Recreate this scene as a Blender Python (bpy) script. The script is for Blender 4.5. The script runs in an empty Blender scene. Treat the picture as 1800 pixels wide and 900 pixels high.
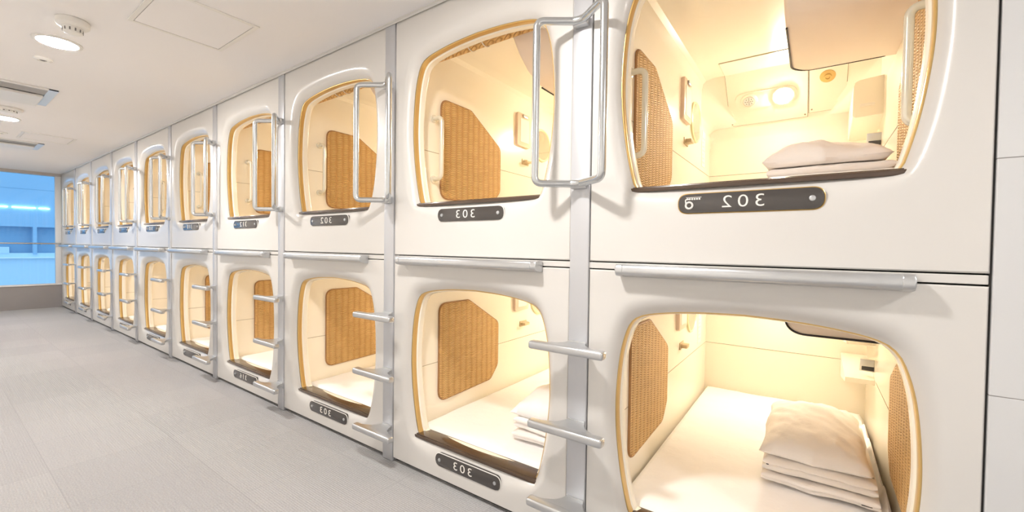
import bpy, bmesh, math, random
from mathutils import Vector, Matrix, noise
random.seed(4)
sc = bpy.context.scene
COL = sc.collection
PI = math.pi

# ------------------------------------------------------------------ materials
def new_mat(name):
    m = bpy.data.materials.new(name); m.use_nodes = True
    nt = m.node_tree
    b = nt.nodes['Principled BSDF']
    return m, nt, b

def N(nt, typ, **kw):
    n = nt.nodes.new(typ)
    for k, v in kw.items():
        setattr(n, k, v)
    return n

def plain(name, col, rough=.4, metal=0., coat=0., spec=.5, bump=None, var=.03, vscale=6.):
    """principled with a slight procedural tone variation"""
    m, nt, b = new_mat(name)
    tc = N(nt, 'ShaderNodeTexCoord')
    nz = N(nt, 'ShaderNodeTexNoise'); nz.inputs['Scale'].default_value = vscale; nz.inputs['Detail'].default_value = 3
    nt.links.new(tc.outputs['Object'], nz.inputs['Vector'])
    mx = N(nt, 'ShaderNodeMix', data_type='RGBA')
    lo = [max(0, c*(1-var)) for c in col]; hi = [min(1, c*(1+var)) for c in col]
    mx.inputs['A'].default_value = (*lo, 1); mx.inputs['B'].default_value = (*hi, 1)
    nt.links.new(nz.outputs['Fac'], mx.inputs['Factor'])
    nt.links.new(mx.outputs['Result'], b.inputs['Base Color'])
    b.inputs['Roughness'].default_value = rough
    b.inputs['Metallic'].default_value = metal
    b.inputs['Specular IOR Level'].default_value = spec
    b.inputs['Coat Weight'].default_value = coat
    b.inputs['Coat Roughness'].default_value = .04
    if bump:
        sc_, st_, di_ = bump
        n2 = N(nt, 'ShaderNodeTexNoise'); n2.inputs['Scale'].default_value = sc_; n2.inputs['Detail'].default_value = 4
        nt.links.new(tc.outputs['Object'], n2.inputs['Vector'])
        bp = N(nt, 'ShaderNodeBump'); bp.inputs['Strength'].default_value = st_; bp.inputs['Distance'].default_value = di_
        nt.links.new(n2.outputs['Fac'], bp.inputs['Height'])
        nt.links.new(bp.outputs['Normal'], b.inputs['Normal'])
    return m

def emit(name, col, strength):
    m, nt, b = new_mat(name)
    b.inputs['Base Color'].default_value = (*col, 1)
    b.inputs['Emission Color'].default_value = (*col, 1)
    b.inputs['Emission Strength'].default_value = strength
    return m

M = {}
M['shell']   = plain('white_gelcoat', (.635, .612, .58), .28, 0, .45, var=.012, vscale=2)
M['cream']   = plain('cream_gelcoat', (.92, .855, .725), .25, 0, .3, var=.012, vscale=2)
M['seam']    = plain('panel_joint', (.30, .245, .16), .6)
M['gold']    = plain('gold_edge_trim', (.66, .44, .16), .30, .45, .3, var=.05)
M['sill']    = plain('dark_brown_sill', (.075, .045, .028), .22, 0, .3, var=.2, vscale=12)
M['plate']   = plain('black_plate', (.055, .047, .042), .22, 0, .5, var=.05)
M['letter']  = plain('white_engraving', (.80, .77, .72), .5)
M['alu']     = plain('brushed_aluminium', (.58, .59, .60), .30, .85, 0, var=.04, vscale=20)
M['post']    = plain('anodised_post', (.56, .565, .585), .38, .45, 0, var=.03, vscale=3)
M['steel']   = plain('satin_steel_tube', (.60, .62, .63), .22, .95, 0, var=.03)
M['grip']    = plain('ivory_grip', (.78, .74, .62), .18, .25, .4)
M['dark']    = plain('dark_recess', (.03, .028, .026), .8)
M['screen']  = plain('dark_screen', (.02, .015, .018), .12)
M['tv']      = plain('pinkish_television_case', (.90, .78, .66), .45, var=.01)
M['ceil']    = plain('ceiling_paint', (.86, .84, .835), .85, spec=.2, var=.012, vscale=1.2)
M['wall']    = plain('wall_paint', (.86, .85, .83), .8, spec=.3, var=.015, vscale=1.5)
M['grey']    = plain('grey_brown_sill_wall', (.29, .27, .265), .6, var=.05)
M['frame']   = plain('white_window_frame', (.72, .72, .72), .4)
M['beige']   = plain('beige_head_trim', (.50, .46, .43), .5)
M['white']   = plain('white_plastic', (.80, .78, .74), .4)
M['slot']    = plain('slot_grey', (.20, .19, .18), .6)
M['linen']   = plain('white_linen', (.94, .92, .91), .9, spec=.15, var=.02, bump=(9, .35, .02))
M['blanket'] = plain('folded_white_cotton', (.93, .89, .86), .95, spec=.1, var=.02, bump=(220, .3, .002))
M['pillow']  = plain('pillow_cotton', (.94, .91, .895), .9, spec=.15, var=.02, bump=(11, .35, .015))
M['tag']     = plain('dark_tag', (.05, .05, .055), .6)
M['pink']    = plain('pink_sticker', (.62, .28, .28), .5)
M['pinkframe']= plain('pinkish_frame', (.82, .64, .50), .4)
M['paper']   = plain('paper', (.85, .80, .72), .7)
M['mirror']  = plain('mirror_glass', (.85, .84, .80), .03, 1.0)
M['mirror_rim'] = plain('pale_green_rim', (.74, .70, .42), .3)
M['dial']    = plain('ochre_dial', (.62, .42, .14), .35, .2)
M['wedge']   = plain('dark_wicker_edge', (.36, .18, .065), .6, var=.15, vscale=30)
M['hook']    = plain('tan_plastic', (.58, .45, .27), .4)
M['duct']    = plain('vent_grille_grey', (.46, .455, .45), .6)
M['lightblue'] = plain('pale_blue_vent_end', (.62, .72, .84), .4)
M['lamp']    = emit('warm_reading_lamp', (1, .885, .70), 185)
M['down']    = emit('ceiling_downlight_glow', (1, .965, .93), 285)
M['tube']    = emit('bright_streak_glow', (.85, .95, 1), 5)  # glow of the bright streaks in the window view

def wicker():
    m, nt, b = new_mat('woven_wicker')
    tc = N(nt, 'ShaderNodeTexCoord'); sp = N(nt, 'ShaderNodeSeparateXYZ')
    nt.links.new(tc.outputs['Object'], sp.inputs[0])
    def mt(op, a, bb=None):
        n = N(nt, 'ShaderNodeMath', operation=op)
        for i, v in enumerate((a, bb)):
            if v is None: continue
            if isinstance(v, (int, float)): n.inputs[i].default_value = v
            else: nt.links.new(v, n.inputs[i])
        return n.outputs[0]
    wob = N(nt, 'ShaderNodeTexNoise'); wob.inputs['Scale'].default_value = 14
    nt.links.new(tc.outputs['Object'], wob.inputs['Vector'])
    w = mt('MULTIPLY', mt('SUBTRACT', wob.outputs['Fac'], .5), .018)
    horiz = mt('ADD', mt('ADD', sp.outputs['Y'], sp.outputs['X']), w)
    u = mt('DIVIDE', horiz, .052)
    cell = mt('FLOOR', u)
    wave = mt('MULTIPLY', mt('SINE', mt('MULTIPLY', u, 2*PI)), .0034)
    v = mt('DIVIDE', mt('ADD', sp.outputs['Z'], mt('ADD', wave, mt('MULTIPLY', w, .6))), .0108)
    hu = mt('ABSOLUTE', mt('SINE', mt('MULTIPLY', u, PI)))
    hv = mt('ABSOLUTE', mt('SINE', mt('MULTIPLY', v, PI)))
    h = mt('MULTIPLY', mt('ADD', mt('MULTIPLY', mt('POWER', hu, .7), .65), .35), mt('POWER', hv, .6))
    bp = N(nt, 'ShaderNodeBump'); bp.inputs['Strength'].default_value = 1; bp.inputs['Distance'].default_value = .006
    nt.links.new(h, bp.inputs['Height']); nt.links.new(bp.outputs['Normal'], b.inputs['Normal'])
    # shade between strands put into the colour, plus a slight tone per strand
    cmb = N(nt, 'ShaderNodeCombineXYZ')
    nt.links.new(cell, cmb.inputs[0]); nt.links.new(mt('FLOOR', v), cmb.inputs[1])
    wn = N(nt, 'ShaderNodeTexWhiteNoise'); nt.links.new(cmb.outputs[0], wn.inputs['Vector'])
    rp = N(nt, 'ShaderNodeValToRGB')
    rp.color_ramp.elements[0].color = (.34, .155, .04, 1); rp.color_ramp.elements[1].color = (.80, .53, .22, 1)
    rp.color_ramp.elements.new(.5).color = (.62, .355, .115, 1)
    gap_shade = mt('MULTIPLY', mt('POWER', h, .7), mt('ADD', mt('MULTIPLY', wn.outputs['Value'], .16), .80))
    nt.links.new(gap_shade, rp.inputs['Fac'])
    nt.links.new(rp.outputs['Color'], b.inputs['Base Color'])
    b.inputs['Roughness'].default_value = .55
    return m
M['wicker'] = wicker()

def carpet():
    m, nt, b = new_mat('grey_carpet_tiles')
    tc = N(nt, 'ShaderNodeTexCoord')
    def noise_(s, d=4):
        n = N(nt, 'ShaderNodeTexNoise'); n.inputs['Scale'].default_value = s; n.inputs['Detail'].default_value = d
        nt.links.new(tc.outputs['Object'], n.inputs['Vector']); return n
    mp = N(nt, 'ShaderNodeMapping'); mp.inputs['Location'].default_value = (.17, .12, 0)
    nt.links.new(tc.outputs['Object'], mp.inputs[0])
    br = N(nt, 'ShaderNodeTexBrick'); br.offset = 0; br.squash = 1
    br.inputs['Scale'].default_value = 1
    br.inputs['Brick Width'].default_value = .5; br.inputs['Row Height'].default_value = .5
    br.inputs['Mortar Size'].default_value = .0025; br.inputs['Mortar Smooth'].default_value = .5
    br.inputs['Color1'].default_value = (.405, .398, .402, 1); br.inputs['Color2'].default_value = (.432, .424, .426, 1)
    br.inputs['Mortar'].default_value = (.372, .366, .368, 1)
    nt.links.new(mp.outputs[0], br.inputs['Vector'])
    wv = N(nt, 'ShaderNodeTexWave'); wv.wave_type = 'BANDS'; wv.bands_direction = 'Y'
    wv.inputs['Scale'].default_value = 30; wv.inputs['Distortion'].default_value = .35; wv.inputs['Detail'].default_value = 2
    wv.inputs['Detail Scale'].default_value = 6
    nt.links.new(tc.outputs['Object'], wv.inputs['Vector'])
    n1 = noise_(150, 5)
    mul = N(nt, 'ShaderNodeMix', data_type='RGBA', blend_type='MULTIPLY'); mul.inputs['Factor'].default_value = .35
    nt.links.new(br.outputs['Color'], mul.inputs['A']); nt.links.new(n1.outputs['Color'], mul.inputs['B'])
    n1c = N(nt, 'ShaderNodeMapRange'); n1c.inputs[1].default_value = .3; n1c.inputs[2].default_value = .7
    n1c.inputs[3].default_value = .55; n1c.inputs[4].default_value = 1.25
    nt.links.new(n1.outputs['Fac'], n1c.inputs[0]); nt.links.new(n1c.outputs[0], mul.inputs['B'])
    nt.links.new(mul.outputs['Result'], b.inputs['Base Color'])
    ad = N(nt, 'ShaderNodeMath', operation='ADD')
    nt.links.new(wv.outputs['Fac'], ad.inputs[0]); nt.links.new(n1.outputs['Fac'], ad.inputs[1])
    bp = N(nt, 'ShaderNodeBump'); bp.inputs['Strength'].default_value = .4; bp.inputs['Distance'].default_value = .005
    nt.links.new(ad.outputs[0], bp.inputs['Height']); nt.links.new(bp.outputs['Normal'], b.inputs['Normal'])
    b.inputs['Roughness'].default_value = .95; b.inputs['Specular IOR Level'].default_value = .1
    return m
M['carpet'] = carpet()

def tilewall():
    m, nt, b = new_mat('glossy_grey_wall_panels')
    tc = N(nt, 'ShaderNodeTexCoord')
    sp = N(nt, 'ShaderNodeSeparateXYZ'); nt.links.new(tc.outputs['Object'], sp.inputs[0])
    cb = N(nt, 'ShaderNodeCombineXYZ')
    nt.links.new(sp.outputs['X'], cb.inputs[0]); nt.links.new(sp.outputs['Z'], cb.inputs[1])
    mp = N(nt, 'ShaderNodeMapping'); mp.inputs['Location'].default_value = (-.352, -.273, 0)
    nt.links.new(cb.outputs[0], mp.inputs[0])
    br = N(nt, 'ShaderNodeTexBrick'); br.offset = 0
    br.inputs['Scale'].default_value = 1; br.inputs['Brick Width'].default_value = 1.2; br.inputs['Row Height'].default_value = .5695
    br.inputs['Mortar Size'].default_value = .0014; br.inputs['Mortar Smooth'].default_value = .1
    br.inputs['Color1'].default_value = (.60, .60, .60, 1); br.inputs['Color2'].default_value = (.62, .62, .62, 1)
    br.inputs['Mortar'].default_value = (.25, .24, .23, 1)
    nt.links.new(mp.outputs[0], br.inputs['Vector'])
    nt.links.new(br.outputs['Color'], b.inputs['Base Color'])
    bp = N(nt, 'ShaderNodeBump'); bp.inputs['Strength'].default_value = .5; bp.inputs['Distance'].default_value = .002; bp.invert = True
    nt.links.new(br.outputs['Fac'], bp.inputs['Height']); nt.links.new(bp.outputs['Normal'], b.inputs['Normal'])
    b.inputs['Roughness'].default_value = .14; b.inputs['Coat Weight'].default_value = .3
    return m
M['tiles'] = tilewall()

def glass():
    m, nt, b = new_mat('blue_tinted_glass')
    nt.nodes.remove(b)
    out = nt.nodes['Material Output']
    tr = N(nt, 'ShaderNodeBsdfTransparent'); tr.inputs['Color'].default_value = (.74, .90, 1, 1)
    gl = N(nt, 'ShaderNodeBsdfGlossy'); gl.inputs['Roughness'].default_value = .02
    fr = N(nt, 'ShaderNodeFresnel'); fr.inputs['IOR'].default_value = 1.45
    mx = N(nt, 'ShaderNodeMixShader')
    nt.links.new(fr.outputs[0], mx.inputs[0]); nt.links.new(tr.outputs[0], mx.inputs[1]); nt.links.new(gl.outputs[0], mx.inputs[2])
    nt.links.new(mx.outputs[0], out.inputs['Surface'])
    return m
M['glass'] = glass()
M['fac_top']  = plain('blue_facade_cladding', (.34, .53, .70), .7, var=.10, vscale=.25)
M['fac_dark'] = plain('dark_blue_window_band', (.22, .40, .57), .3, var=.15, vscale=.6)
M['fac_pale'] = plain('pale_blue_lower_wall', (.62, .77, .87), .8, var=.06, vscale=.3)
M['fac_white']= plain('white_ledge', (.86, .90, .93), .6)
M['street']   = plain('street_paving', (.5, .56, .62), .9)

# ------------------------------------------------------------------ mesh helpers
def finish(name, me, mat, parent=None, smooth=35):
    if smooth:
        me.polygons.foreach_set('use_smooth', [True]*len(me.polygons))
        me.set_sharp_from_angle(angle=math.radians(smooth))
    if mat: me.materials.append(M[mat])
    o = bpy.data.objects.new(name, me); COL.objects.link(o)
    if parent: o.parent = parent
    return o

def obj(name, bm, mat, parent=None, smooth=35, normals=True):
    if normals: bmesh.ops.recalc_face_normals(bm, faces=bm.faces[:])
    me = bpy.data.meshes.new(name); bm.to_mesh(me); bm.free()
    return finish(name, me, mat, parent, smooth)

def B(): return bmesh.new()

def merge(bm, t):
    me = bpy.data.meshes.new('t'); t.to_mesh(me); t.free(); bm.from_mesh(me); bpy.data.meshes.remove(me)

def box(bm, x0, x1, y0, y1, z0, z1, bev=0., seg=2):
    t = bmesh.new()
    bmesh.ops.create_cube(t, size=1)
    for v in t.verts:
        v.co = Vector(((x0+x1)/2+v.co.x*(x1-x0), (y0+y1)/2+v.co.y*(y1-y0), (z0+z1)/2+v.co.z*(z1-z0)))
    if bev > 0:
        bmesh.ops.bevel(t, geom=t.edges[:], offset=bev, segments=seg, profile=.5, affect='EDGES', clamp_overlap=True)
    merge(bm, t)

def fillet(pts, r, seg=6, closed=False):
    pts = [Vector(p) for p in pts]; out = []; n = len(pts)
    rr = r if isinstance(r, (list, tuple)) else [r]*n
    for i, p in enumerate(pts):
        if not closed and i in (0, n-1): out.append(p); continue
        a, c = pts[i-1], pts[(i+1) % n]
        da, dc = (a-p), (c-p)
        la, lc = da.length, dc.length
        da.normalize(); dc.normalize()
        ang = da.angle(dc)
        if ang > PI-.02 or rr[i] <= 0: out.append(p); continue
        d = min(rr[i]/math.tan(ang/2), la*.48, lc*.48)
        p0, p2 = p+da*d, p+dc*d
        for k in range(seg+1):
            t = k/seg
            out.append(p0*(1-t)**2+p*2*t*(1-t)+p2*t*t)
    return out

def tube(bm, pts, r, res=12, closed=False, caps=True):
    pts = [Vector(p) for p in pts]; n = len(pts); rings = []
    tang = []
    for i in range(n):
        if closed: d = pts[(i+1) % n]-pts[i-1]
        else: d = pts[min(i+1, n-1)]-pts[max(i-1, 0)]
        tang.append(d.normalized())
    up = Vector((0, 0, 1)) if abs(tang[0].z) < .9 else Vector((1, 0, 0))
    nx = tang[0].cross(up).normalized()
    for i in range(n):
        nx = (nx-tang[i]*nx.dot(tang[i])).normalized()
        ny = tang[i].cross(nx)
        rings.append([bm.verts.new(pts[i]+nx*r*math.cos(a)+ny*r*math.sin(a)) for a in (2*PI*k/res for k in range(res))])
    m = n if closed else n-1
    for i in range(m):
        a, b = rings[i], rings[(i+1) % n]
        off = 0
        if closed and i == n-1:
            off = min(range(res), key=lambda s: (a[0].co-b[s].co).length)
        for k in range(res):
            bm.faces.new((a[k], a[(k+1) % res], b[(k+1+off) % res], b[(k+off) % res]))
    if caps and not closed:
        bm.faces.new(rings[0]); bm.faces.new(rings[-1][::-1])

def loft(bm, rings, closed=True, cap0=False, cap1=False):
    R = [[bm.verts.new(p) for p in r] for r in rings]
    n = len(R[0])
    for i in range(len(R)-1):
        for k in range(n if closed else n-1):
            bm.faces.new((R[i][k], R[i][(k+1) % n], R[i+1][(k+1) % n], R[i+1][k]))
    if cap0: bm.faces.new(R[0][::-1])
    if cap1: bm.faces.new(R[-1])

def prism(bm, poly, f0, f1, bev=0):
    """poly of 2D points; f0/f1 map (u,v)->3D for both faces"""
    t = bmesh.new()
    loft(t, [[f0(*p) for p in poly], [f1(*p) for p in poly]], True, True, True)
    if bev:
        es = [e for e in t.edges if len(e.link_faces) == 2 and any(len(f.verts) > 4 for f in e.link_faces)]
        bmesh.ops.bevel(t, geom=es, offset=bev, segments=2, profile=.5, affect='EDGES')
    merge(bm, t)

def lathe(bm, prof, c=(0, 0, 0), res=32):
    """prof of (r,z)"""
    c = Vector(c)
    rings = [[c+Vector((r*math.cos(2*PI*k/res), r*math.sin(2*PI*k/res), z)) for k in range(res)] for r, z in prof]
    loft(bm, rings, True, prof[0][0] > 1e-6, prof[-1][0] > 1e-6)

def oriented(bm, mat4):
    bm.transform(mat4); return bm

def empty(name, loc=(0, 0, 0)):
    o = bpy.data.objects.new(name, None); COL.objects.link(o); o.location = loc; o.empty_display_size = .1
    return o

def tag(o, label, cat, group=None):
    o['label'] = label; o['category'] = cat
    if group: o['group'] = group
    return o

def struct(o):
    o['kind'] = 'structure'; return o

def copy_tree(o, parent=None):
    c = o.copy(); COL.objects.link(c)
    if parent: c.parent = parent
    for ch in o.children: copy_tree(ch, c)
    return c

# ------------------------------------------------------------------ plan measures (metres)
CEIL = 2.395
SH = 1.218            # storey height between the two tiers
ZO = .18              # opening bottom of the lower tier above the floor
POST = [.392, -.743, -1.895, -3.085, -4.245, -5.38, -6.54, -7.637, -8.79, -9.897, -11.082]
PW = .040
XE = -11.08           # window wall

# ------------------------------------------------------------------ capsule geometry (x, y into the wall, z above opening bottom)
half = [(0, 0), (.18, 0), (.34, .0), (.366, .012), (.380, .05), (.402, .15), (.419, .27), (.4265, .38), (.424, .49), (.413, .60), (.395, .68),
        (.372, .732), (.335, .760), (.26, .778), (.14, .792), (0, .798)]
def catmull(p, sub=6):
    o = []
    for i in range(len(p)-1):
        p0 = Vector(p[max(i-1, 0)]); p1 = Vector(p[i]); p2 = Vector(p[i+1]); p3 = Vector(p[min(i+2, len(p)-1)])
        for k in range(sub):
            t = k/sub
            o.append(.5*((2*p1)+(p2-p0)*t+(2*p0-5*p1+4*p2-p3)*t*t+(3*p1-p0-3*p2+p3)*t**3))
    o.append(Vector(p[-1])); return o
hp = catmull(half)
OPEN = [Vector((v.x, v.y)) for v in hp]+[Vector((-v.x, v.y)) for v in hp[-2:0:-1]]
dhalf = catmull([(0, -.128), (.12, -.123), (.24, -.104), (.34, -.062), (.41, .0), (.448, .09), (.468, .22), (.476, .38), (.474, .52), (.462, .64), (.44, .735), (.395, .81), (.33, .843), (.22, .862), (.1, .870), (0, .872)])
DISH = [Vector((v.x, v.y)) for v in dhalf]+[Vector((-v.x, v.y)) for v in dhalf[-2:0:-1]]
CEN = Vector((0, .40))
def radial(poly, th):
    """distance from CEN to a closed polygon along angle th"""
    d = Vector((math.cos(th), math.sin(th))); best = None
    n = len(poly)
    for i in range(n):
        a = poly[i]-CEN; b = poly[(i+1) % n]-CEN; e = b-a
        den = d.x*e.y-d.y*e.x
        if abs(den) < 1e-12: continue
        t = (a.x*e.y-a.y*e.x)/den; s = (a.x*d.y-a.y*d.x)/den
        if t > 0 and -1e-4 <= s <= 1.0001 and (best is None or t > best): best = t
    return CEN+d*best
def rrect(hw, z0, z1, r, seg=8):
    return [Vector((p.x, p.y)) for p in fillet([Vector((hw, z0, 0)), Vector((hw, z1, 0)), Vector((-hw, z1, 0)), Vector((-hw, z0, 0))], [.006, r, r, .006], seg, True)]
def rect(hw, z0, z1): return [Vector((hw, z0)), Vector((hw, z1)), Vector((-hw, z1)), Vector((-hw, z0))]
def ths(extra=()):
    t = [2*PI*k/144 for k in range(144)]
    for p in list(extra)+[Vector((.366, .012)), Vector((-.366, .012)), Vector((.34, 0)), Vector((-.34, 0))]:
        q = p-CEN; a = math.atan2(q.y, q.x) % (2*PI)
        t = [x for x in t if abs(x-a) > .012]+[a]
    return sorted(t)
def P3(p, y): return Vector((p.x, y, p.y))

def front_panel(hw, z0, z1, root):
    th = ths(rect(hw, z0, z1)); bm = B()
    R0 = [radial(rect(hw, z0, z1), t) for t in th]
    R1 = [radial(rect(hw-.004, z0+.004, z1-.004), t) for t in th]
    RD = [radial(DISH, t) for t in th]; RO = [radial(OPEN, t) for t in th]
    rings = [[P3(p, .040) for p in R0], [P3(p, .005) for p in R0], [P3(p.lerp(q, .7), .0008) for p, q in zip(R0, R1)], [P3(p, 0) for p in R1]]
    for f in (.5,):
        rings.append([P3(p.lerp(q, f), 0) for p, q in zip(R1, RD)])
    rings.append([P3(p, 0) for p in RD])
    for t in (.08, .16, .25, .35, .45, .55, .65, .74, .82, .89, .95, 1.):
        rings.append([P3(p.lerp(q, t), .036*(.15*t*t+.85*t**2.6)) for p, q in zip(RD, RO)])
    loft(bm, rings)
    return obj('front_panel', bm, 'shell', root, 25)

def offset(p, d):
    q = p-CEN; return CEN+q*(1-d/q.length)

def trim(root):
    th = ths(); bm = B(); RO = [radial(OPEN, t) for t in th]
    rings = [[P3(offset(p, d), y) for p in RO] for d, y in ((-.004, .050), (-.002, .0385), (.0015, .0375), (.0045, .0385), (.006, .042), (.0065, .066), (.004, .072), (-.004, .070))]
    rings.append(rings[0])
    loft(bm, rings)
    bmesh.ops.remove_doubles(bm, verts=bm.verts[:], dist=1e-5)
    return obj('opening_trim', bm, 'gold', root, 40)

IW, IF, IC = .46, -.085, .922     # interior half width, floor, ceiling
SL0, SL1 = (1.56, .922), (1.84, .652)
def interior(root):
    th = ths(); bm = B(); RO = [radial(OPEN, t) for t in th]
    rings = [[P3(offset(p, .005), .064) for p in RO], [P3(offset(p, .012), .072) for p in RO], [P3(offset(p, .014), .096) for p in RO], [P3(offset(p, .010), .104) for p in RO]]
    def ring(y, top, r=.07): return [P3(radial(rrect(IW, IF, top, r), t), y) for t in th]
    rings += [ring(.112, IC), ring(.5, IC), ring(1.0, IC), ring(SL0[0], SL0[1]), ring(SL1[0], SL1[1]), ring(1.872, .60), ring(1.88, .57, .06)]
    n = len(th)
    R = [[bm.verts.new(p) for p in r] for r in rings]
    for i in range(len(R)-1):
        for k in range(n):
            bm.faces.new((R[i][k], R[i][(k+1) % n], R[i+1][(k+1) % n], R[i+1][k]))
    bm.faces.new(R[-1])
    bmesh.ops.recalc_face_normals(bm, faces=bm.faces[:]); bmesh.ops.reverse_faces(bm, faces=bm.faces[:])
    o = obj('interior_shell', bm, 'cream', root, 30, False)
    # joint between the upper and lower moulding
    bm = B(); z = .325
    box(bm, -IW-.002, -IW+.0012, .12, 1.872, z-.0013, z+.0013)
    box(bm, IW-.0012, IW+.002, .12, 1.872, z-.0013, z+.0013)
    box(bm, -IW, IW, 1.8785, 1.882, z-.0013, z+.0013)
    obj('moulding_joint', bm, 'seam', o, 0)
    return o

WICK = fillet([Vector(p+(0,)) for p in ((.272, .09), (.272, .665), (.53, .665), (.838, .485), (.838, .19), (.76, .105))], [.06, .055, .05, .05, .05, .05], 6, True)
WICK = [(p.x, p.y) for p in WICK]
def wickers(root, dz=0):
    for s in (-1, 1):
        bm = B(); prism(bm, WICK, lambda u, v: Vector((s*(IW+.002), u, v+dz)), lambda u, v: Vector((s*(IW-.010), u, v+dz)), .003)
        obj('wicker_panel', bm, 'wicker', root, 30)
        bm = B()   # moulded frame round the wicker
        c = Vector((.55, .38))
        ins = [Vector((s*(IW-.004), u, v+dz)) for u, v in WICK]
        tube(bm, ins, .0062, 8, True)
        obj('wicker_edging', bm, 'wedge', root)

def grips(root):
    for s in (-1, 1):
        pts = fillet([(s*(IW+.004), .215, .515), (s*.395, .215, .515), (s*.395, .215, .170), (s*(IW+.004), .215, .170)], .05, 8)
        bm = B(); tube(bm, pts, .0125, 14)
        for z in (.515, .170):
            t = B(); lathe(t, [(.0, .0), (.022, .0), (.022, .006), (.014, .010), (0, .010)], res=20)
            t.transform(Matrix.Translation((s*IW, .215, z)) @ Matrix.Rotation(-s*PI/2, 4, 'Y')); merge(bm, t)
        obj('grip_handle', bm, 'grip', root)

def slope_frame():
    d = Vector((0, SL1[0]-SL0[0], SL1[1]-SL0[1])).normalized()
    n = Vector((0, d.z, -d.y)).normalized()
    if n.y > 0: n = -n
    return d, n
SD, SN = slope_frame()
def on_slope(x, y, h=0):
    t = (y-SL0[0])/(SL1[0]-SL0[0])
    return Vector((x, y, SL0[1]+(SL1[1]-SL0[1])*t))+SN*h
def slope_mat(x, y, h=0):
    """local z along the slope normal"""
    xa = Vector((1, 0, 0)); za = SN; ya = za.cross(xa)
    m = Matrix((xa, ya, za)).transposed().to_4x4(); m.translation = on_slope(x, y, h); return m

def bent_plate(bm, x0, x1, ystart, yend, th=.005):
    prof = [Vector((0, ystart, IC)), Vector((0, SL0[0]-.01, IC)), Vector((0, SL0[0]+.012, IC-.012)), on_slope(0, yend)]
    inn = [Vector((0, ystart, IC-th)), Vector((0, SL0[0]-.012, IC-th)), Vector((0, SL0[0]+.008, IC-.012-th)), on_slope(0, yend, th)]
    loop = prof+inn[::-1]
    loft(bm, [[Vector((x0, p.y, p.z)) for p in loop], [Vector((x1, p.y, p.z)) for p in loop]], True, True, True)

def controls(root):
    bm = B(); bent_plate(bm, -.318, .128, 1.34, 1.832)
    cp = obj('control_panel', bm, 'cream', root, 20)
    bm = B(); bent_plate(bm, -.3205, .1305, 1.3375, 1.8345, .002); obj('panel_shadow_gap', bm, 'seam', cp, 20)
    # oblong bezel behind speaker and lamp
    bm = B(); t = B(); ol = fillet([Vector(p) for p in ((-.275, -.062, 0), (.075, -.062, 0), (.075, .062, 0), (-.275, .062, 0))], .06, 8, True)
    prism(t, [(p.x, p.y) for p in ol], lambda u, v: Vector((u, v, .004)), lambda u, v: Vector((u, v, .010)), .002)
    t.transform(slope_mat(0, 1.705)); merge(bm, t); obj('lamp_bezel', bm, 'cream', cp)
    bm = B(); lathe(bm, [(0, .006), (.060, .006), (.060, .018), (.051, .020), (.049, .014)], res=32); bm.transform(slope_mat(0, 1.705))
    obj('lamp_ring', bm, 'white', cp)
    bm = B(); lathe(bm, [(.049, .012), (.047, .020), (.036, .028), (.017, .032), (0, .033)], res=28); bm.transform(slope_mat(0, 1.705))
    obj('reading_lamp', bm, 'lamp', cp)
    bm = B(); lathe(bm, [(0, .006), (.052, .006), (.050, .015), (.036, .018), (.034, .012), (0, .012)], res=32); bm.transform(slope_mat(-.192, 1.705))
    sp = obj('speaker', bm, 'cream', cp)
    bm = B(); lathe(bm, [(0, .010), (.033, .010), (.031, .018), (0, .019)], res=28); bm.transform(slope_mat(-.192, 1.705))
    obj('speaker_grille', bm, 'white', cp)
    bm = B()
    for k in range(13):
        a = 2*PI*k/8; r = .021 if k < 8 else .010
        if k == 12: r = 0
        if k >= 8: a = 2*PI*k/4
        t = B(); lathe(t, [(.003, .017), (.003, .0198), (0, .0198)], (r*math.cos(a), r*math.sin(a), 0), 8); merge(bm, t)
    bm.transform(slope_mat(-.192, 1.705)); obj('speaker_hole', bm, 'slot', cp)
    bm = B(); bent_plate(bm, .136, .318, 1.45, 1.815)
    dp = obj('dial_panel', bm, 'cream', root, 20)
    bm = B(); bent_plate(bm, .1335, .3205, 1.4475, 1.8175, .002); obj('panel_shadow_gap', bm, 'seam', dp, 20)
    bm = B(); lathe(bm, [(0, .004), (.040, .004), (.038, .010), (.020, .013), (.018, .024), (.011, .026), (.009, .020), (0, .020)], res=28); bm.transform(slope_mat(.225, 1.65))
    obj('dial', bm, 'dial', dp)
    for par, pts in ((cp, ((-.305, 1.82), (.115, 1.82))), (dp, ((.15, 1.80), (.305, 1.80)))):
        for x, y in pts:
            bm = B(); lathe(bm, [(0, .003), (.005, .003), (.005, .0065), (0, .0075)], res=12); bm.transform(slope_mat(x, y)); obj('screw', bm, 'seam', par)

def television_low(root):
    o = fillet([Vector(p) for p in ((.088, IC, 0), (.088, .676, 0), (IW, .676, 0), (IW, IC, 0))], [0, .075, 0, 0], 10, False)
    poly = [(p.x, p.y) for p in o]
    bm = B(); prism(bm, poly, lambda u, v: Vector((u, .50, v)), lambda u, v: Vector((u, 1.04, v)), .003)
    tv = obj('television', bm, 'tv', root, 40)
    bm = B(); tube(bm, [Vector((u+.002, .4985, v+.003)) for u, v in poly[:-1]]+[Vector((IW-.002, .4985, .679))], .0045, 6); obj('case_seam', bm, 'screen', tv, 40)
    bm = B(); box(bm, .18, IW-.04, 1.037, 1.044, .72, IC-.03, .003); obj('screen', bm, 'screen', tv, 30)

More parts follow.
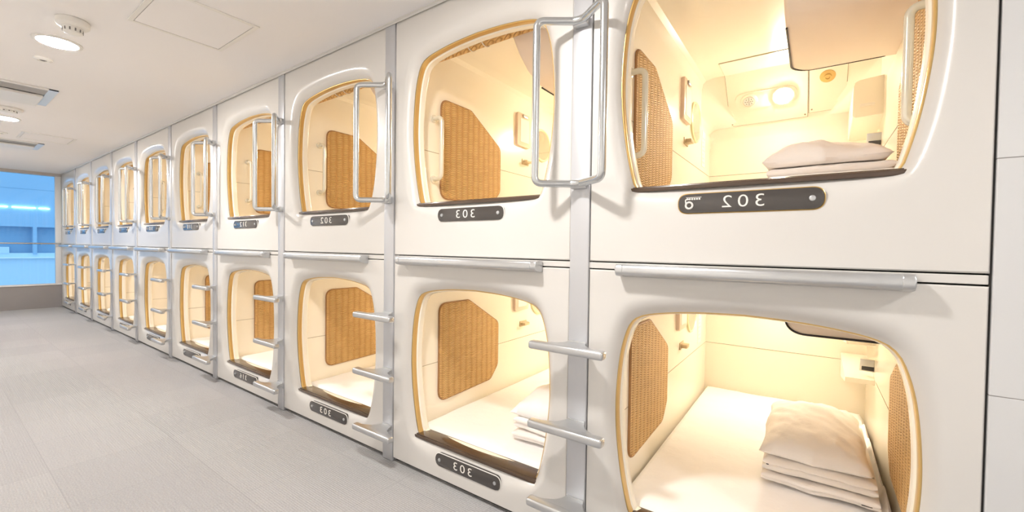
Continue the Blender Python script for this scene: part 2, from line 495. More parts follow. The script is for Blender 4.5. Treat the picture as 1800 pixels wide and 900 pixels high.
def television(root):
    x0, y1, zb, r = .066, 1.04, .672, .10
    prof = [(.20, .90), (.24, .83), (.30, .765), (.37, .715), (.45, .683), (.53, .673), (.62, zb), (.75, zb), (.90, zb)]
    prof += [(y1-r+r*math.sin(a), zb) for a in (PI/2*k/10 for k in range(11))]
    rings = []
    for y, z in prof:
        xl = x0 if y <= y1-r else x0+r-math.sqrt(max(0, r*r-(y-y1+r)**2))
        rings.append([Vector((xl, y, IC)), Vector((xl, y, z+.018)), Vector((xl+.006, y, z+.006)), Vector((xl+.018, y, z)), Vector((IW, y, z)), Vector((IW, y, IC))])
    bm = B(); loft(bm, rings, True, True, True)
    tv = obj('television', bm, 'tv', root, 40)
    path = [Vector((x0+.004, .52, zb+.004)), Vector((x0+.004, .70, zb+.003))]
    path += [Vector((x0+r-(r-.004)*math.cos(a), y1-r+(r-.004)*math.sin(a), zb+.002)) for a in (PI/2*k/10 for k in range(11))]
    path += [Vector((.30, y1-.004, zb+.001)), Vector((.42, y1-.004, zb+.001)), Vector((.432, y1+.001, zb+.006)), Vector((.432, y1+.001, zb+.03))]
    bm = B(); tube(bm, path, .0042, 6); obj('case_seam', bm, 'screen', tv, 40)
    bm = B(); box(bm, x0+.12, IW-.04, y1-.003, y1+.004, zb+.04, IC-.03, .003); obj('screen', bm, 'screen', tv, 30)

def fittings(root):
    L = -IW
    # framed notice card, round mirror, coat hook on the left wall
    o = fillet([Vector(p) for p in ((1.03, .535, 0), (1.205, .535, 0), (1.205, .775, 0), (1.03, .775, 0))], .02, 5, True)
    bm = B(); prism(bm, [(p.x, p.y) for p in o], lambda u, v: Vector((L-.002, u, v)), lambda u, v: Vector((L+.020, u, v)), .004)
    nc = obj('notice_frame', bm, 'pinkframe', root)
    bm = B(); box(bm, L+.019, L+.0225, 1.065, 1.175, .565, .735); obj('notice_card', bm, 'paper', nc, 0)
    bm = B(); box(bm, L+.020, L+.032, 1.09, 1.15, .745, .768, .003); obj('clip', bm, 'alu', nc)
    bm = B(); t = B(); lathe(t, [(0, 0), (.128, 0), (.128, .010), (.118, .014), (.112, .009)], res=40)
    t.transform(Matrix.Translation((L, 1.39, .60)) @ Matrix.Rotation(PI/2, 4, 'Y')); merge(bm, t)
    mr = obj('wall_mirror', bm, 'mirror_rim', root)
    bm = B(); lathe(bm, [(0, .008), (.113, .008), (.113, .010), (0, .0101)], res=40)
    bm.transform(Matrix.Translation((L, 1.39, .60)) @ Matrix.Rotation(PI/2, 4, 'Y')); obj('mirror_glass', bm, 'mirror', mr)
    bm = B(); box(bm, L-.002, L+.042, 1.125, 1.195, .418, .440, .006); box(bm, L-.002, L+.006, 1.115, 1.205, .408, .450, .003); obj('coat_hook', bm, 'hook', root)
    bm = B(); box(bm, L-.001, L+.003, 1.60, 1.70, .36, .60); st = obj('instruction_sheet', bm, 'paper', root, 0)
    bm = B()
    for k in range(7): box(bm, L+.0028, L+.0036, 1.615, 1.685-.02*(k % 3), .385+.027*k, .392+.027*k)
    obj('faded_lines', bm, 'pinkframe', st, 0)
    # moulded storage box and shelf at the right rear
    bm = B()
    o = fillet([Vector(p) for p in ((.335, .505, 0), (.335, .70, 0), (.47, .715, 0), (.47, .505, 0))], [.012, .03, 0, 0], 5, True)
    prism(bm, [(p.x, p.y) for p in o], lambda u, v: Vector((u, 1.42, v)), lambda u, v: Vector((u, 1.78, v-.05)), .006)
    sb = obj('storage_box', bm, 'cream', root)
    bm = B(); box(bm, .365, .425, 1.416, 1.422, .560, .576, .001); obj('label_strip', bm, 'paper', sb)
    bm = B()
    prism(bm, [(1.42, .30), (1.42, .325), (1.872, .37), (1.872, .22)], lambda u, v: Vector((.335, u, v)), lambda u, v: Vector((.47, u, v)), .005)
    sh = obj('corner_shelf', bm, 'cream', root)
    bm = B(); t = B(); box(t, -.036, .036, -.006, .006, -.036, .036, .003); t.transform(Matrix.Translation((.436, 1.48, .39)) @ Matrix.Rotation(.35, 4, 'X')); merge(bm, t)
    so = obj('power_socket', bm, 'alu', sh)
    bm = B(); t = B(); box(t, -.028, .028, -.009, -.004, -.028, -.004, .002); t.transform(Matrix.Translation((.436, 1.48, .39)) @ Matrix.Rotation(.35, 4, 'X')); merge(bm, t)
    obj('socket_face', bm, 'tag', sh)

def sill(root):
    bm = B(); box(bm, -.372, .372, .026, .104, -.007, .012, .002)
    box(bm, -.376, .376, .016, .036, -.008, .008, .003)
    obj('entrance_sill', bm, 'sill', root)

def blind(root):
    bm = B()
    n = 40
    front = []; back = []
    tube(bm, [(-.40+.80*k/n, .142, .822) for k in range(n+1)], .036, 14)
    b = obj('rolled_blind', bm, 'wicker', root)
    for x in (-.12, -.03):
        bm = B(); ring = [(x, .142+.0385*math.cos(2*PI*k/20), .822+.0385*math.sin(2*PI*k/20)) for k in range(20)]
        tube(bm, ring, .003, 6, True); obj('blind_cord', bm, 'paper', b)

def text_mesh(body, size):
    cu = bpy.data.curves.new('t', 'FONT'); cu.body = body; cu.size = size; cu.extrude = .0006; cu.align_x = 'CENTER'; cu.align_y = 'CENTER'
    cu.space_character = 1.25; cu.offset = -.0004; cu.resolution_u = 4
    o = bpy.data.objects.new('t', cu); COL.objects.link(o)
    dg = bpy.context.evaluated_depsgraph_get(); me = bpy.data.meshes.new_from_object(o.evaluated_get(dg))
    bpy.data.objects.remove(o); bpy.data.curves.remove(cu)
    return me

def plate(root, body=None, emblem=False):
    zc, hl, hh, yf = -.060, .2, .031, .0025
    o = fillet([Vector(p) for p in ((-hl, zc-hh, 0), (hl, zc-hh, 0), (hl, zc+hh, 0), (-hl, zc+hh, 0))], .030, 8, True)
    def yy(v): return .0115+.045*.12      # sits on the sloping dish
    bm = B(); prism(bm, [(p.x, p.y) for p in o], lambda u, v: Vector((u, .035, v)), lambda u, v: Vector((u, yf-.006, v)), .0015)
    pl = obj('number_plate', bm, 'plate', root)
    bm = B(); ol = [Vector((p.x*1.008, yf-.001, (p.y-zc)*1.05+zc)) for p in o]; tube(bm, ol, .0022, 6, True)
    obj('plate_rim', bm, 'white' if body != '302' or not emblem else 'gold', pl)
    for x in ((-.172, .172) if not emblem else (.172,)):
        bm = B(); lathe(bm, [(0, 0), (.0085, 0), (.008, .003), (.004, .0045), (0, .0045)], res=16)
        bm.transform(Matrix.Translation((x, yf-.006, zc)) @ Matrix.Rotation(PI/2, 4, 'X')); obj('plate_screw', bm, 'alu', pl)
    if emblem:
        bm = B(); c = (-.166, zc-.006)
        tube(bm, [(c[0]+.0105*math.cos(2*PI*k/24), yf-.0065, c[1]+.0105*math.sin(2*PI*k/24)) for k in range(24)], .0034, 6, True)
        tube(bm, fillet([(c[0]-.0105, yf-.0065, c[1]+.003), (c[0]-.012, yf-.0065, c[1]+.020), (c[0]+.004, yf-.0065, c[1]+.021)], .004, 4), .002, 6)
        for k in range(6): box(bm, c[0]-.008+.0075*k, c[0]-.003+.0075*k, yf-.0075, yf-.0055, zc+.012, zc+.018)
        box(bm, c[0]-.010, c[0]+.038, yf-.0075, yf-.0055, zc+.0195, zc+.021)
        obj('emblem', bm, 'letter', pl)
    if body:
        number(pl, body)
    return pl
DIG = {}
def number(pl, body):
    # the photograph shows every number in mirror writing
    for i, chh in enumerate(body):
        if chh not in DIG:
            me = text_mesh(chh, .060)
            me.transform(Matrix.Rotation(PI/2, 4, 'X') @ Matrix.Diagonal((-1.12, .92, 1, 1))); me.flip_normals()
            o = finish('digit', me, 'letter', pl, 0); DIG[chh] = me
        else:
            o = bpy.data.objects.new('digit', DIG[chh]); COL.objects.link(o); o.parent = pl
        o.location = ((-.006 if len(DIG) < 4 and pl.parent is caps[(0, 1)] else -.020)+.0455*(1-i), -.0043, -.060)

def make_capsule(upper):
    root = empty('sleeping_capsule')
    z0, z1 = ((1.136-ZO-SH), (CEIL-.004-ZO-SH)) if upper else (.022-ZO, 1.104-ZO)
    front_panel(.528, z0, z1, root); trim(root); interior(root); wickers(root, -.022 if upper else 0); sill(root)
    controls(root); (television if upper else television_low)(root); fittings(root)
    if upper: blind(root); grips(root)
    return root

ORD = ['nearest', 'second', 'third', 'fourth', 'fifth', 'sixth', 'seventh', 'eighth', 'ninth', 'tenth']
up0, lo0 = make_capsule(True), make_capsule(False)
caps = {}
for k in range(10):
    xr, xl = POST[k]-PW-.002, POST[k+1]+PW+.002
    if k == 9: xl = XE+.006
    for tier in (1, 0):
        src = up0 if tier else lo0
        c = src if k == 9 else copy_tree(src)
        caps[(k, tier)] = c
for k in range(10):
    xr, xl = POST[k]-PW-.002, POST[k+1]+PW+.002
    if k == 9: xl = XE+.006
    for tier in (1, 0):
        c = caps[(k, tier)]
        c.location = ((xl+xr)/2, 0, ZO+SH*tier); c.scale = ((xr-xl)/1.056, 1, 1)
NUM = {(0, 1): '302', (1, 1): '303', (2, 1): '302', (3, 1): '312', (4, 1): '310', (5, 1): '310', (1, 0): '303', (2, 0): '303', (3, 0): '316'}
CL = {(0, 1): 'upper white sleeping capsule nearest the camera, number plate 302 with round emblem',
      (0, 0): 'lower white sleeping capsule nearest the camera, folded bedding on its mattress',
      (1, 1): 'upper white sleeping capsule in second column, number 303 plate under its lit opening',
      (1, 0): 'lower white sleeping capsule in second column, number 303 plate beneath its dark sill',
      (2, 1): 'upper white sleeping capsule in third column, small red and white sticker on lip',
      (2, 0): 'lower white sleeping capsule in third column from the right'}
for (k, tier), c in caps.items():
    lab = CL.get((k, tier))
    if not lab:
        lab = '%s white sleeping capsule in the %s column from the right' % ('upper' if tier else 'lower', ORD[k])
        if k == 9: lab = '%s white sleeping capsule at the far end, directly beside the blue window' % ('upper' if tier else 'lower')
    tag(c, lab, 'sleeping capsule', 'sleeping capsules stacked in two tiers')
    if k == 0 and tier == 1: plate(c, '302', True)
# plates: one mesh set for the plain plate, copied per capsule
pl0 = plate(caps[(1, 1)], None)
plates = {(1, 1): pl0}
for key, c in caps.items():
    if key in ((0, 1), (1, 1)): continue
    plates[key] = copy_tree(pl0, c)
for key, body in NUM.items():
    if key != (0, 1): number(plates[key], body)

# small red and white sticker on the lip of the third upper capsule
bm = B(); t = B()
box(t, -.014, .014, -.001, .0012, -.10, .10); merge(bm, t)
bm.transform(Matrix.Translation((.452, .0125, .30)) @ Matrix.Rotation(-.35, 4, 'Z'))
stk = obj('warning_sticker', bm, 'paper', caps[(2, 1)], 0)
bm = B(); box(bm, -.011, .011, -.0018, .0, -.045, .045); bm.transform(Matrix.Translation((.452, .0125, .29)) @ Matrix.Rotation(-.35, 4, 'Z'))
obj('red_field', bm, 'pink', stk, 0)

# ------------------------------------------------------------------ ladder posts with grab rails and steps
def make_ladder():
    root = empty('ladder_post')
    bm = B(); box(bm, -PW, PW, -.006, .05, .003, CEIL-.003, .0025); obj('post', bm, 'post', root)
    # tall V-shaped grab rail
    zt, zb, w, d = 2.052, 1.432, .138, .118
    loop = [(0, -.036, zt), (-.022, -.040, zt), (-w, -d, zt), (-w, -d, zb), (-.022, -.040, zb), (0, -.036, zb)]
    right = [(.022, -.040, zb), (w, -d, zb), (w, -d, zt), (.022, -.040, zt)]
    pts = loop+right
    rr = [.0, .015, .030, .030, .015, .0, .015, .030, .030, .015]
    path = fillet([Vector(p) for p in pts], rr, 6, True)
    bm = B(); tube(bm, path, .0145, 14, True)
    gr = obj('grab_rail', bm, 'steel', root, 60)
    for z in (zt, zb):
        bm = B(); box(bm, -.030, .030, -.034, -.004, z-.018, z+.018, .004); obj('rail_bracket', bm, 'alu', gr)
    for z in (.810, .500, .190):
        bm = B()
        # tapering gusset plate from post out to the tread
        side = [(-.038, -.005), (-.042, -.03), (-.060, -.058), (-.105, -.082), (-.15, -.088), (-.15, -.10), (.15, -.10), (.15, -.088), (.105, -.082), (.060, -.058), (.042, -.03), (.038, -.005)]
        prism(bm, side, lambda u, v: Vector((u, v, z-.012)), lambda u, v: Vector((u, v, z+.006)), .002)
        box(bm, -.156, .156, -.126, -.086, z-.020, z+.012, .010, 3)
        box(bm, -.038, .038, -.012, -.004, z-.030, z+.012, .002)
        obj('step', bm, 'alu', root)
    return root
lad0 = make_ladder()
for i in range(1, 10):
    l = lad0 if i == 1 else copy_tree(lad0)
    l.location = (POST[i], 0, 0)
    lab = 'silver ladder post with looped grab rail and three steps, %s from the right' % ORD[i-1]
    if i == 1: lab = 'nearest silver ladder post with looped grab rail and steps, between capsules 302 and 303'
    if i == 9: lab = 'farthest silver ladder post with grab rail and steps, last before the blue window'
    tag(l, lab, 'ladder', 'ladder posts between the capsule columns')

# ------------------------------------------------------------------ step ledges in front of the upper tier
def make_ledge():
    o = fillet([Vector(p) for p in ((-.0006, 1.083, 0), (-.0006, 1.128, 0), (-.052, 1.130, 0), (-.060, 1.092, 0))], [.002, .003, .015, .02], 5, True)
    bm = B(); prism(bm, [(p.x, p.y) for p in o], lambda u, v: Vector((-.390, u, v)), lambda u, v: Vector((.390, u, v)), .002)
    root = obj('step_ledge', bm, 'alu')
    for s in (-1, 1):
        bm = B(); o2 = [((p.x+.028)*1.04-.028, (p.y-1.107)*1.05+1.107) for p in o]; o2 = [(min(a, -.0006), b) for a, b in o2]
        prism(bm, o2, lambda u, v: Vector((s*.368, u, v)), lambda u, v: Vector((s*.395, u, v)), .004)
        obj('end_cap', bm, 'alu', root)
    return root
led0 = make_ledge()
for k in range(10):
    l = led0 if k == 0 else copy_tree(led0)
    xr, xl = POST[k]-PW, POST[k+1]+PW
    l.location = ((xl+xr)/2-(.006 if k == 0 else .027), 0, 0); l.scale.x = 1 if k == 0 else 1.10
    lab = 'long aluminium step ledge between the tiers of the %s capsule column' % ORD[k]
    if k == 9: lab = 'short-looking aluminium step ledge farthest away beside the window'
    tag(l, lab, 'ledge', 'step ledges between the two tiers')

# ------------------------------------------------------------------ bedding
def fbm(x, y, s, sd=0.): return noise.fractal(Vector((x*s+sd, y*s+sd*.37, sd)), 1., 2., 4)
def mattress_mesh(seed, bunch=False):
    bm = B(); nx, ny = 46, 84
    x0, x1, y0, y1, zt, zb = -.450, .450, .118, 1.862, .012, -.078
    G = []
    for j in range(ny+1):
        row = []
        for i in range(nx+1):
            u, v = i/nx, j/ny
            x = x0+(x1-x0)*u; y = y0+(y1-y0)*v
            ex = min(u, 1-u)*(x1-x0); ey = min(v, 1-v)*(y1-y0)
            e = min(ex, ey); r = .035
            drop = 0 if e > r else r-math.sqrt(max(0, r*r-(r-e)**2))
            z = zt-drop+.005*fbm(x, y, 2.2, seed)+.004*abs(fbm(x+y*.4, y*.5-x, 5, seed+3))
            if bunch:
                g = math.exp(-((x-.434)/.013)**2)*max(0, min(1, (y-.45)/.2))*max(0, min(1, (1.75-y)/.3))
                z += g*(.040+.018*math.sin(y*23+x*40)+.022*fbm(x, y, 9, seed))
            row.append(bm.verts.new((x, y, z)))
        G.append(row)
    for j in range(ny):
        for i in range(nx): bm.faces.new((G[j][i], G[j][i+1], G[j+1][i+1], G[j+1][i]))
    border = [G[0][i] for i in range(nx+1)]+[G[j][nx] for j in range(1, ny+1)]+[G[ny][i] for i in range(nx-1, -1, -1)]+[G[j][0] for j in range(ny-1, 0, -1)]
    low = [bm.verts.new((v.co.x, v.co.y, zb)) for v in border]
    n = len(border)
    for i in range(n): bm.faces.new((border[i], low[i], low[(i+1) % n], border[(i+1) % n]))
    bm.faces.new(low)
    return bm
m_near = obj('mattress', mattress_mesh(1.3, True), 'linen', None, 60)
m_far = obj('mattress', mattress_mesh(5.1), 'linen', None, 60)
used = False
for k in range(10):
    for tier in (0, 1):
        if tier and k: continue
        if (k, tier) == (0, 0): m = m_near
        elif not used: m = m_far; used = True
        else: m = m_far.copy(); COL.objects.link(m)
        m.location = caps[(k, tier)].location; m.scale = caps[(k, tier)].scale
        lab = 'white sheeted mattress in the lower capsule of the %s column' % ORD[k]
        if tier: lab = 'white sheeted mattress under the pillow of upper capsule 302'
        if (k, tier) == (0, 0): lab = 'large white sheeted mattress under folded bedding in the nearest lower capsule'
        tag(m, lab, 'mattress', 'mattresses in the capsules')

def fold_stack(x0, x1, y0, y1, z0, layers, th, seed):
    """serpentine folded cloth, folds at the front edge"""
    prof = []
    outer = []
    bm = B()
    nx = 26
    zs = z0
    for L in range(layers):
        nst = 30
        rings = []
        for i in range(nx+1):
            u = i/nx; x = x0+(x1-x0)*u+.004*math.sin(L*2.1+u*3)
            f = .010*fbm(u*2, L*.7, 1.4, seed+L)
            zz = zs+.004*(1+fbm(u*3, 0, 1.1, seed))
            yf = y0+.012*math.sin(L*1.7+seed)+f
            yb = y1+.012*math.cos(L*2.3)
            hh = th*.5*(1-.55*max(0, (abs(u-.5)-.46)/.04))
            sec = []
            for q in range(9):
                a = PI/2+PI*q/8
                sec.append((yf+hh+hh*math.cos(a), zz+th*.5+hh*math.sin(a)))
            for q in range(9):
                a = -PI/2+PI*q/8
                sec.append((yb-hh+hh*math.cos(a), zz+th*.5+hh*math.sin(a)))
            mid = []
            rings.append([Vector((x, a, b)) for a, b in sec])
        loft(bm, rings, True, True, True)
        zs += th*.97
    return bm

def pillow_mesh(x0, x1, y0, y1, z0, h, seed):
    bm = B(); n = 44
    cx, cy = (x0+x1)/2, (y0+y1)/2; hx, hy = (x1-x0)/2, (y1-y0)/2
    top, bot = [], []
    for j in range(n+1):
        rt, rb = [], []
        for i in range(n+1):
            u = -1+2*i/n; v = -1+2*j/n
            # squeeze the outline so that the corners stay pointed
            sx = 1-.045*(1-u*u)*0-.05*(1-v*v)*0; px = u*(1-.05*(1-abs(u))*0)
            kx = 1-.06*math.cos(v*PI/2)**2*(abs(u)**3)*0
            x = cx+hx*u*(1-.045*(1-v*v)*0+0)*(1-.05*math.sin(PI*abs(v))*abs(u)**4)
            y = cy+hy*v*(1-.05*math.sin(PI*abs(u))*abs(v)**4)
            p = max(0, (1-abs(u)**2.6))**.48*max(0, (1-abs(v)**2.6))**.48
            w = .015*fbm(x, y*.6, 5, seed)+.020*abs(fbm(x*1.4+y, y*.8, 6, seed+2))
            z = z0+.018+(h-.018)*p+w*min(1, p*2)
            rt.append(bm.verts.new((x, y, z)))
            edge = i in (0, n) or j in (0, n)
            rb.append(rt[-1] if edge else bm.verts.new((x, y, z0+.016*(1-min(1, p*3)))))
        top.append(rt); bot.append(rb)
    for j in range(n):
        for i in range(n):
            bm.faces.new((top[j][i], top[j][i+1], top[j+1][i+1], top[j+1][i]))
            q = (bot[j][i], bot[j+1][i], bot[j+1][i+1], bot[j][i+1])
            if len(set(q)) == 4: bm.faces.new(q)
    return bm

def bedding(key, x0, x1, y0, y1, where, seed):
    cap = caps[key]; loc = cap.location
    zb = .023
    s = obj('folded_sheet', fold_stack(x0-.005, x1+.014, y0-.004, y1+.02, zb, 2, .021, seed), 'blanket', None, 50); s.location = loc
    tag(s, 'folded white cotton sheet at the bottom of the bedding stack in %s' % where, 'folded sheet', 'folded sheets in the capsules')
    b = obj('folded_blanket', fold_stack(x0, x1+.004, y0+.002, y1, zb+.050, 2, .031, seed+7), 'blanket', None, 50); b.location = loc
    tag(b, 'thick folded white blanket between pillow and folded sheet in %s' % where, 'blanket', 'folded blankets in the capsules')
    if key == (0, 0):
        bm = B(); box(bm, x1-.045, x1-.012, y0-.006, y0+.004, zb+.020, zb+.030, .002); obj('fabric_tag', bm, 'tag', s)
        bm = B(); lathe(bm, [(0, -.003), (.005, -.002), (.005, .002), (0, .003)], (x0+.020, y0-.004, zb+.085), 10); obj('button', bm, 'tag', b)
    p = obj('pillow', pillow_mesh(x0-.012, x1-.01, y0-.02, y1-.02, zb+.121, .116, seed+3), 'pillow', None, 60); p.location = loc
    tag(p, 'plump white pillow on top of the bedding stack in %s' % where, 'pillow', 'pillows in the capsules')
bedding((0, 0), .02, .392, .57, 1.22, 'the nearest lower capsule', 2.2)
bedding((0, 1), .0, .425, .62, 1.30, 'upper capsule 302', 6.4)
bedding((1, 0), .085, .425, .27, .86, 'the second lower capsule', 9.1)

# ------------------------------------------------------------------ room shell
XR, YL, YB = 4.2, -2.06, 2.15
bm = B(); box(bm, XE-.1, XR, YL-.1, YB, -.1, 0); struct(obj('floor', bm, 'carpet', None, 0))
bm = B(); box(bm, XE-.1, XR, YL-.1, YB, CEIL, CEIL+.1); struct(obj('ceiling', bm, 'ceil', None, 0))
bm = B(); box(bm, XE-.1, XR, YL-.1, YL, 0, CEIL); struct(obj('wall_left', bm, 'wall', None, 0))
bm = B(); box(bm, XE-.1, .352, YB-.06, YB, 0, CEIL); struct(obj('wall_back', bm, 'wall', None, 0))
bm = B(); box(bm, XR-.1, XR, YL, YB, 0, CEIL); struct(obj('wall_near', bm, 'wall', None, 0))
bm = B(); box(bm, .354, XR, -.004, .1, 0, CEIL, .003); struct(obj('wall_right', bm, 'tiles', None, 0))
bm = B(); box(bm, XE, .352, .028, .075, 0, .024); struct(obj('kick_shade_right', bm, 'dark', None, 0))  # near-black strip: shade below the panels put into the colour
bm = B(); box(bm, XE, .349, .004, .045, 1.1085, 1.1315, .002); struct(obj('trim_1', bm, 'shell', None, 0))
bm = B(); box(bm, XE, .352, -.010, -.0065, CEIL-.020, CEIL, .001); box(bm, XE, .352, -.0125, -.0065, CEIL-.006, CEIL, .001); struct(obj('trim_2', bm, 'shell', None, 0))
bm = B(); box(bm, .3485, .3535, .006, .05, 0, CEIL); struct(obj('trim_3', bm, 'dark', None, 0))
bm = B(); box(bm, XE, .352, .034, .044, 1.10, 1.14); struct(obj('trim_4', bm, 'dark', None, 0))
# window wall
WZ0, WZ1 = .430, 2.345
bm = B(); box(bm, XE-.1, XE, YL, YB, 0, WZ0-.03); struct(obj('wall_far', bm, 'grey', None, 0))
bm = B(); box(bm, XE-.1, XE, 0, YB, WZ0-.03, CEIL); struct(obj('wall_far_side', bm, 'wall', None, 0))
bm = B(); box(bm, XE-.1, XE+.012, YL, 0, WZ1, CEIL, .003); struct(obj('trim_5', bm, 'beige', None, 0))
w = struct(empty('window_1', (XE, -1, WZ0)))
def local(o, par):
    o.parent = par; o.matrix_parent_inverse = Matrix.Translation(-Vector(par.location)); return o
bm = B()
box(bm, XE-.08, XE+.015, YL, 0, WZ0-.03, WZ0, .004); box(bm, XE-.08, XE+.006, -.075, -.001, WZ0, WZ1, .004)
box(bm, XE-.08, XE+.004, YL, YL+.05, WZ0, WZ1, .004)
local(obj('window_frame', bm, 'frame'), w)
bm = B(); box(bm, XE-.05, XE-.044, YL+.05, -.075, WZ0, WZ1); local(obj('pane', bm, 'glass', None, 0), w)
# guard rail across the window
bm = B(); tube(bm, [(XE+.07, -.012, 1.143), (XE+.07, YL+.02, 1.143)], .014, 12)
for y in (-.25, -1.0, -1.8): tube(bm, [(XE+.07, y, 1.143), (XE+.004, y, 1.12)], .007, 8)
tag(obj('window_guard_rail', bm, 'steel'), 'thin steel guard rail running across the blue window', 'rail')

# ------------------------------------------------------------------ ceiling fittings
def downlight():
    bm = B(); lathe(bm, [(.128, CEIL), (.127, CEIL-.006), (.110, CEIL-.009), (.104, CEIL-.008), (.104, CEIL)], res=40)
    root = obj('downlight', bm, 'white')
    bm = B(); lathe(bm, [(.105, CEIL-.003), (.103, CEIL-.0095), (.07, CEIL-.012), (0, CEIL-.013)], res=40)
    obj('diffuser', bm, 'down', root)
    return root
d0 = downlight()
for i, x in enumerate((-3.765, -6.51, -9.25, -1.02, 1.725)):
    d = d0 if i == 0 else copy_tree(d0)
    d.location = (x, -1.0, 0); d.scale = (.86, .86, 1)
    tag(d, ['round bright ceiling downlight between smoke detector and small sprinkler', 'round ceiling downlight at left edge, beyond the near ceiling air vent',
            'farthest round ceiling downlight near the window', 'round ceiling downlight overhead outside the picture', 'round ceiling downlight behind the camera'][i], 'ceiling light', 'round downlights along the corridor ceiling')

def smoke(scale, x, y, lab):
    root = empty('smoke_detector', (x, y, CEIL)); root.scale = (scale, scale, scale if scale < 1.3 else .55)
    bm = B(); lathe(bm, [(.060, 0), (.064, -.004), (.063, -.028), (.054, -.036), (.040, -.038)], res=36); obj('base', bm, 'white', root)
    bm = B(); lathe(bm, [(.040, -.030), (.038, -.056), (.034, -.066), (.022, -.072), (0, -.073)], res=36); h = obj('sensor_head', bm, 'white', root)
    for k in range(12):
        a = 2*PI*k/12+.1; t = B(); box(t, .0345, .0395, -.0028, .0028, -.060, -.046, .0005); t.transform(Matrix.Rotation(a, 4, 'Z')); obj('slot', t, 'slot', h)
    tag(root, lab, 'smoke detector', 'smoke detectors on the ceiling')
smoke(1.08, -3.33, -1.0, 'white round smoke detector on ceiling beside the bright near downlight')
smoke(1.55, -6.02, -1.02, 'white round smoke detector at left edge, just before the second downlight')
def sprinkler(x, y, lab):
    root = empty('sprinkler', (x, y, CEIL))
    bm = B(); lathe(bm, [(.022, -.001), (.046, 0), (.046, -.008), (.028, -.016), (.020, -.010)], res=28); obj('escutcheon', bm, 'white', root)
    bm = B(); lathe(bm, [(.018, 0), (.018, -.010), (.010, -.014), (0, -.014)], res=20); obj('sprinkler_head', bm, 'slot', root)
    tag(root, lab, 'sprinkler', 'sprinkler heads on the ceiling')
sprinkler(-4.19, -1.01, 'small round ceiling sprinkler just beyond the near downlight')
sprinkler(-7.42, -.95, 'small round ceiling sprinkler at left edge beyond the second downlight')

def hatch(x0, x1, y0, y1, lab):
    root = empty('access_hatch', ((x0+x1)/2, (y0+y1)/2, CEIL)); hx, hy = (x1-x0)/2, (y1-y0)/2
    bm = B(); f = .022
    for a in ((-hx, hx, -hy, -hy+f), (-hx, hx, hy-f, hy), (-hx, -hx+f, -hy+f, hy-f), (hx-f, hx, -hy+f, hy-f)): box(bm, *a, -.006, 0, .001)
    obj('hatch_frame', bm, 'white', root, 0)
    bm = B(); box(bm, -hx+f+.003, hx-f-.003, -hy+f+.003, hy-f-.003, -.004, 0); obj('hatch_door', bm, 'ceil', root, 0)
    bm = B(); box(bm, -hx+f, hx-f, -hy+f, hy-f, -.002, 0); obj('hatch_gap', bm, 'slot', root, 0)
    tag(root, lab, 'ceiling hatch', 'square access hatches in the ceiling')
hatch(-3.06, -2.54, -.835, -.385, 'large square access hatch with pale frame in the near ceiling')
hatch(-7.60, -7.13, -.83, -.40, 'distant square access hatch in ceiling close to the window end')

def vent(x0, x1, y0, y1, lab):
    root = empty('air_vent', ((x0+x1)/2, (y0+y1)/2, CEIL)); hx, hy = (x1-x0)/2, (y1-y0)/2
    bm = B(); box(bm, -hx, hx, -hy, -hy+.02, -.012, 0, .002); box(bm, -hx, -hx+.02, -hy, hy, -.012, 0, .002); box(bm, hx-.03, hx, -hy, hy, -.012, 0, .002)
    obj('vent_frame', bm, 'white', root, 0)
    bm = B(); box(bm, -hx, hx, hy-.055, hy, -.013, 0, .002); obj('vent_end', bm, 'lightblue', root, 0)
    bm = B(); box(bm, hx-.2, hx-.03, -hy+.02, hy-.055, -.004, 0)
    box(bm, -hx+.02, hx-.27, -hy+.02, hy-.055, -.004, 0)
    g = obj('grille_backing', bm, 'duct', root, 0)
    bm = B()
    for k in range(8): box(bm, hx-.195+.0205*k, hx-.184+.0205*k, -hy+.02, hy-.055, -.011, -.003)
    obj('grille', bm, 'duct', root, 0)
    bm = B(); box(bm, -hx+.02, hx-.215, -hy+.02, hy-.060, -.034, -.012, .006); obj('vent_flap', bm, 'white', root, 0)
    tag(root, lab, 'air vent', 'ceiling air vents')
vent(-5.58, -4.97, -1.62, -.835, 'wide ceiling air vent with grille and cream flap at left edge')
vent(-8.36, -7.82, -1.45, -.58, 'distant ceiling air vent close to the window')

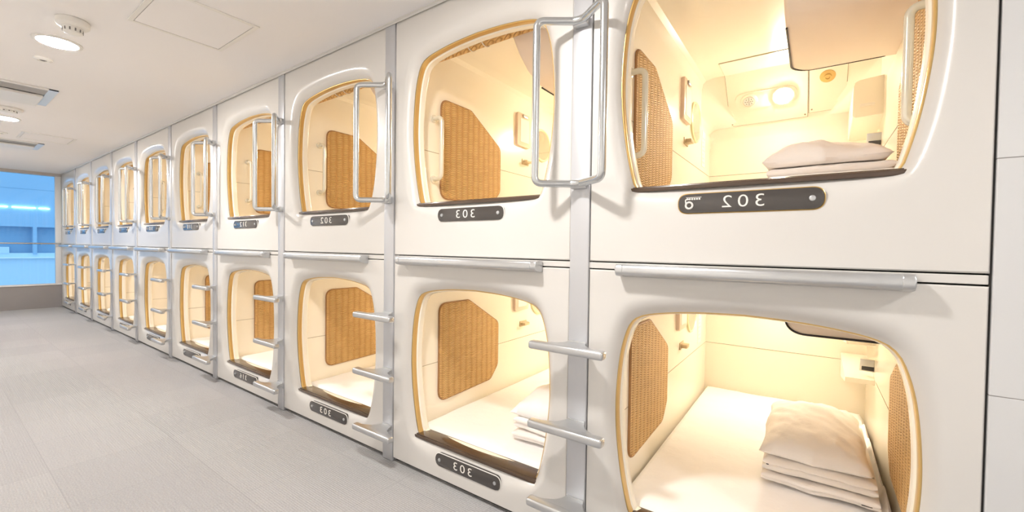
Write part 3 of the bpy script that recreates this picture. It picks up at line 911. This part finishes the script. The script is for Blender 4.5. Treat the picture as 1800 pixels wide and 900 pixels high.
# ------------------------------------------------------------------ outside the window
bld = empty('office_building', (-19, -3, -1))
XB = -19.0
def zz(z): return 1.184+(z-1.184)*abs(XB)/abs(XE)
def bpart(name, mat, *a):
    bm = B(); box(bm, *a); o = obj(name, bm, mat, None, 0); return local(o, bld)
bpart('upper_wall', 'fac_top', XB-.6, XB, -16, 6, zz(1.43), zz(4.8))
bpart('window_band', 'fac_dark', XB-.6, XB-.25, -16, 6, zz(.975), zz(1.43))
bpart('lower_wall', 'fac_pale', XB-.6, XB, -16, 6, -1.0, zz(.975))
bpart('ledge', 'fac_white', XB-.1, XB+.12, -16, 6, zz(.885), zz(.905))
for y in (-13.0, -10.3, -7.6, -4.9, -2.2, .52, 3.2): bpart('mullion', 'fac_top', XB-.3, XB+.04, y-.04, y+.04, zz(.95), zz(1.43))
bpart('cladding_joint', 'fac_dark', XB-.1, XB+.004, -16, 6, zz(2.08)-.01, zz(2.08)+.01)
bpart('column', 'fac_pale', XB-.25, XB+.03, -1.2, .02, zz(.975), zz(1.08))
for y0, y1 in ((-3.2, -2.3), (-2.1, -1.2), (-.95, .0), (.08, .54), (.60, .82)):
    bpart('bright_streak', 'tube', XB+.01, XB+.04, y0, y1, zz(1.75), zz(1.75)+.03)  # glowing bars set where bright streaks show in the window
tag(bld, 'blue office building facade seen through the far window', 'building')
bm = B(); box(bm, XB-1, XE-.12, -18, 8, -1.15, -1.0); struct(obj('ground', bm, 'street', None, 0))

# ------------------------------------------------------------------ world, camera, view
wd = bpy.data.worlds.new('sky'); sc.world = wd; wd.use_nodes = True
bg = wd.node_tree.nodes['Background']; bg.inputs['Color'].default_value = (.72, .86, 1, 1); bg.inputs['Strength'].default_value = 1.0

cam = bpy.data.cameras.new('camera'); co = bpy.data.objects.new('camera', cam); COL.objects.link(co)
F, yaw, pit, rol, ch = 742.544, .61869, -.020288, .013297, 1.18407
fwd = Vector((-math.sin(yaw), math.cos(yaw), 0)); rt = Vector((math.cos(yaw), math.sin(yaw), 0)); upv = Vector((0, 0, 1))
f2 = fwd*math.cos(pit)+upv*math.sin(pit); u2 = upv*math.cos(pit)-fwd*math.sin(pit)
r3 = rt*math.cos(rol)+u2*math.sin(rol); u3 = u2*math.cos(rol)-rt*math.sin(rol)
mw = Matrix((r3, u3, -f2)).transposed().to_4x4(); mw.translation = Vector((0, -1.5, ch))
co.matrix_world = mw
cam.sensor_fit = 'HORIZONTAL'; cam.sensor_width = 36; cam.lens = F/1800*36; cam.clip_start = .02; cam.clip_end = 200
sc.camera = co

vs = sc.view_settings
sc.display_settings.display_device = 'sRGB'
vs.view_transform = 'Standard'; vs.look = 'None'; vs.gamma = 1; vs.use_curve_mapping = False
vs.exposure = .71
cy = sc.cycles
cy.max_bounces = 10; cy.diffuse_bounces = 6; cy.glossy_bounces = 4; cy.sample_clamp_indirect = 8
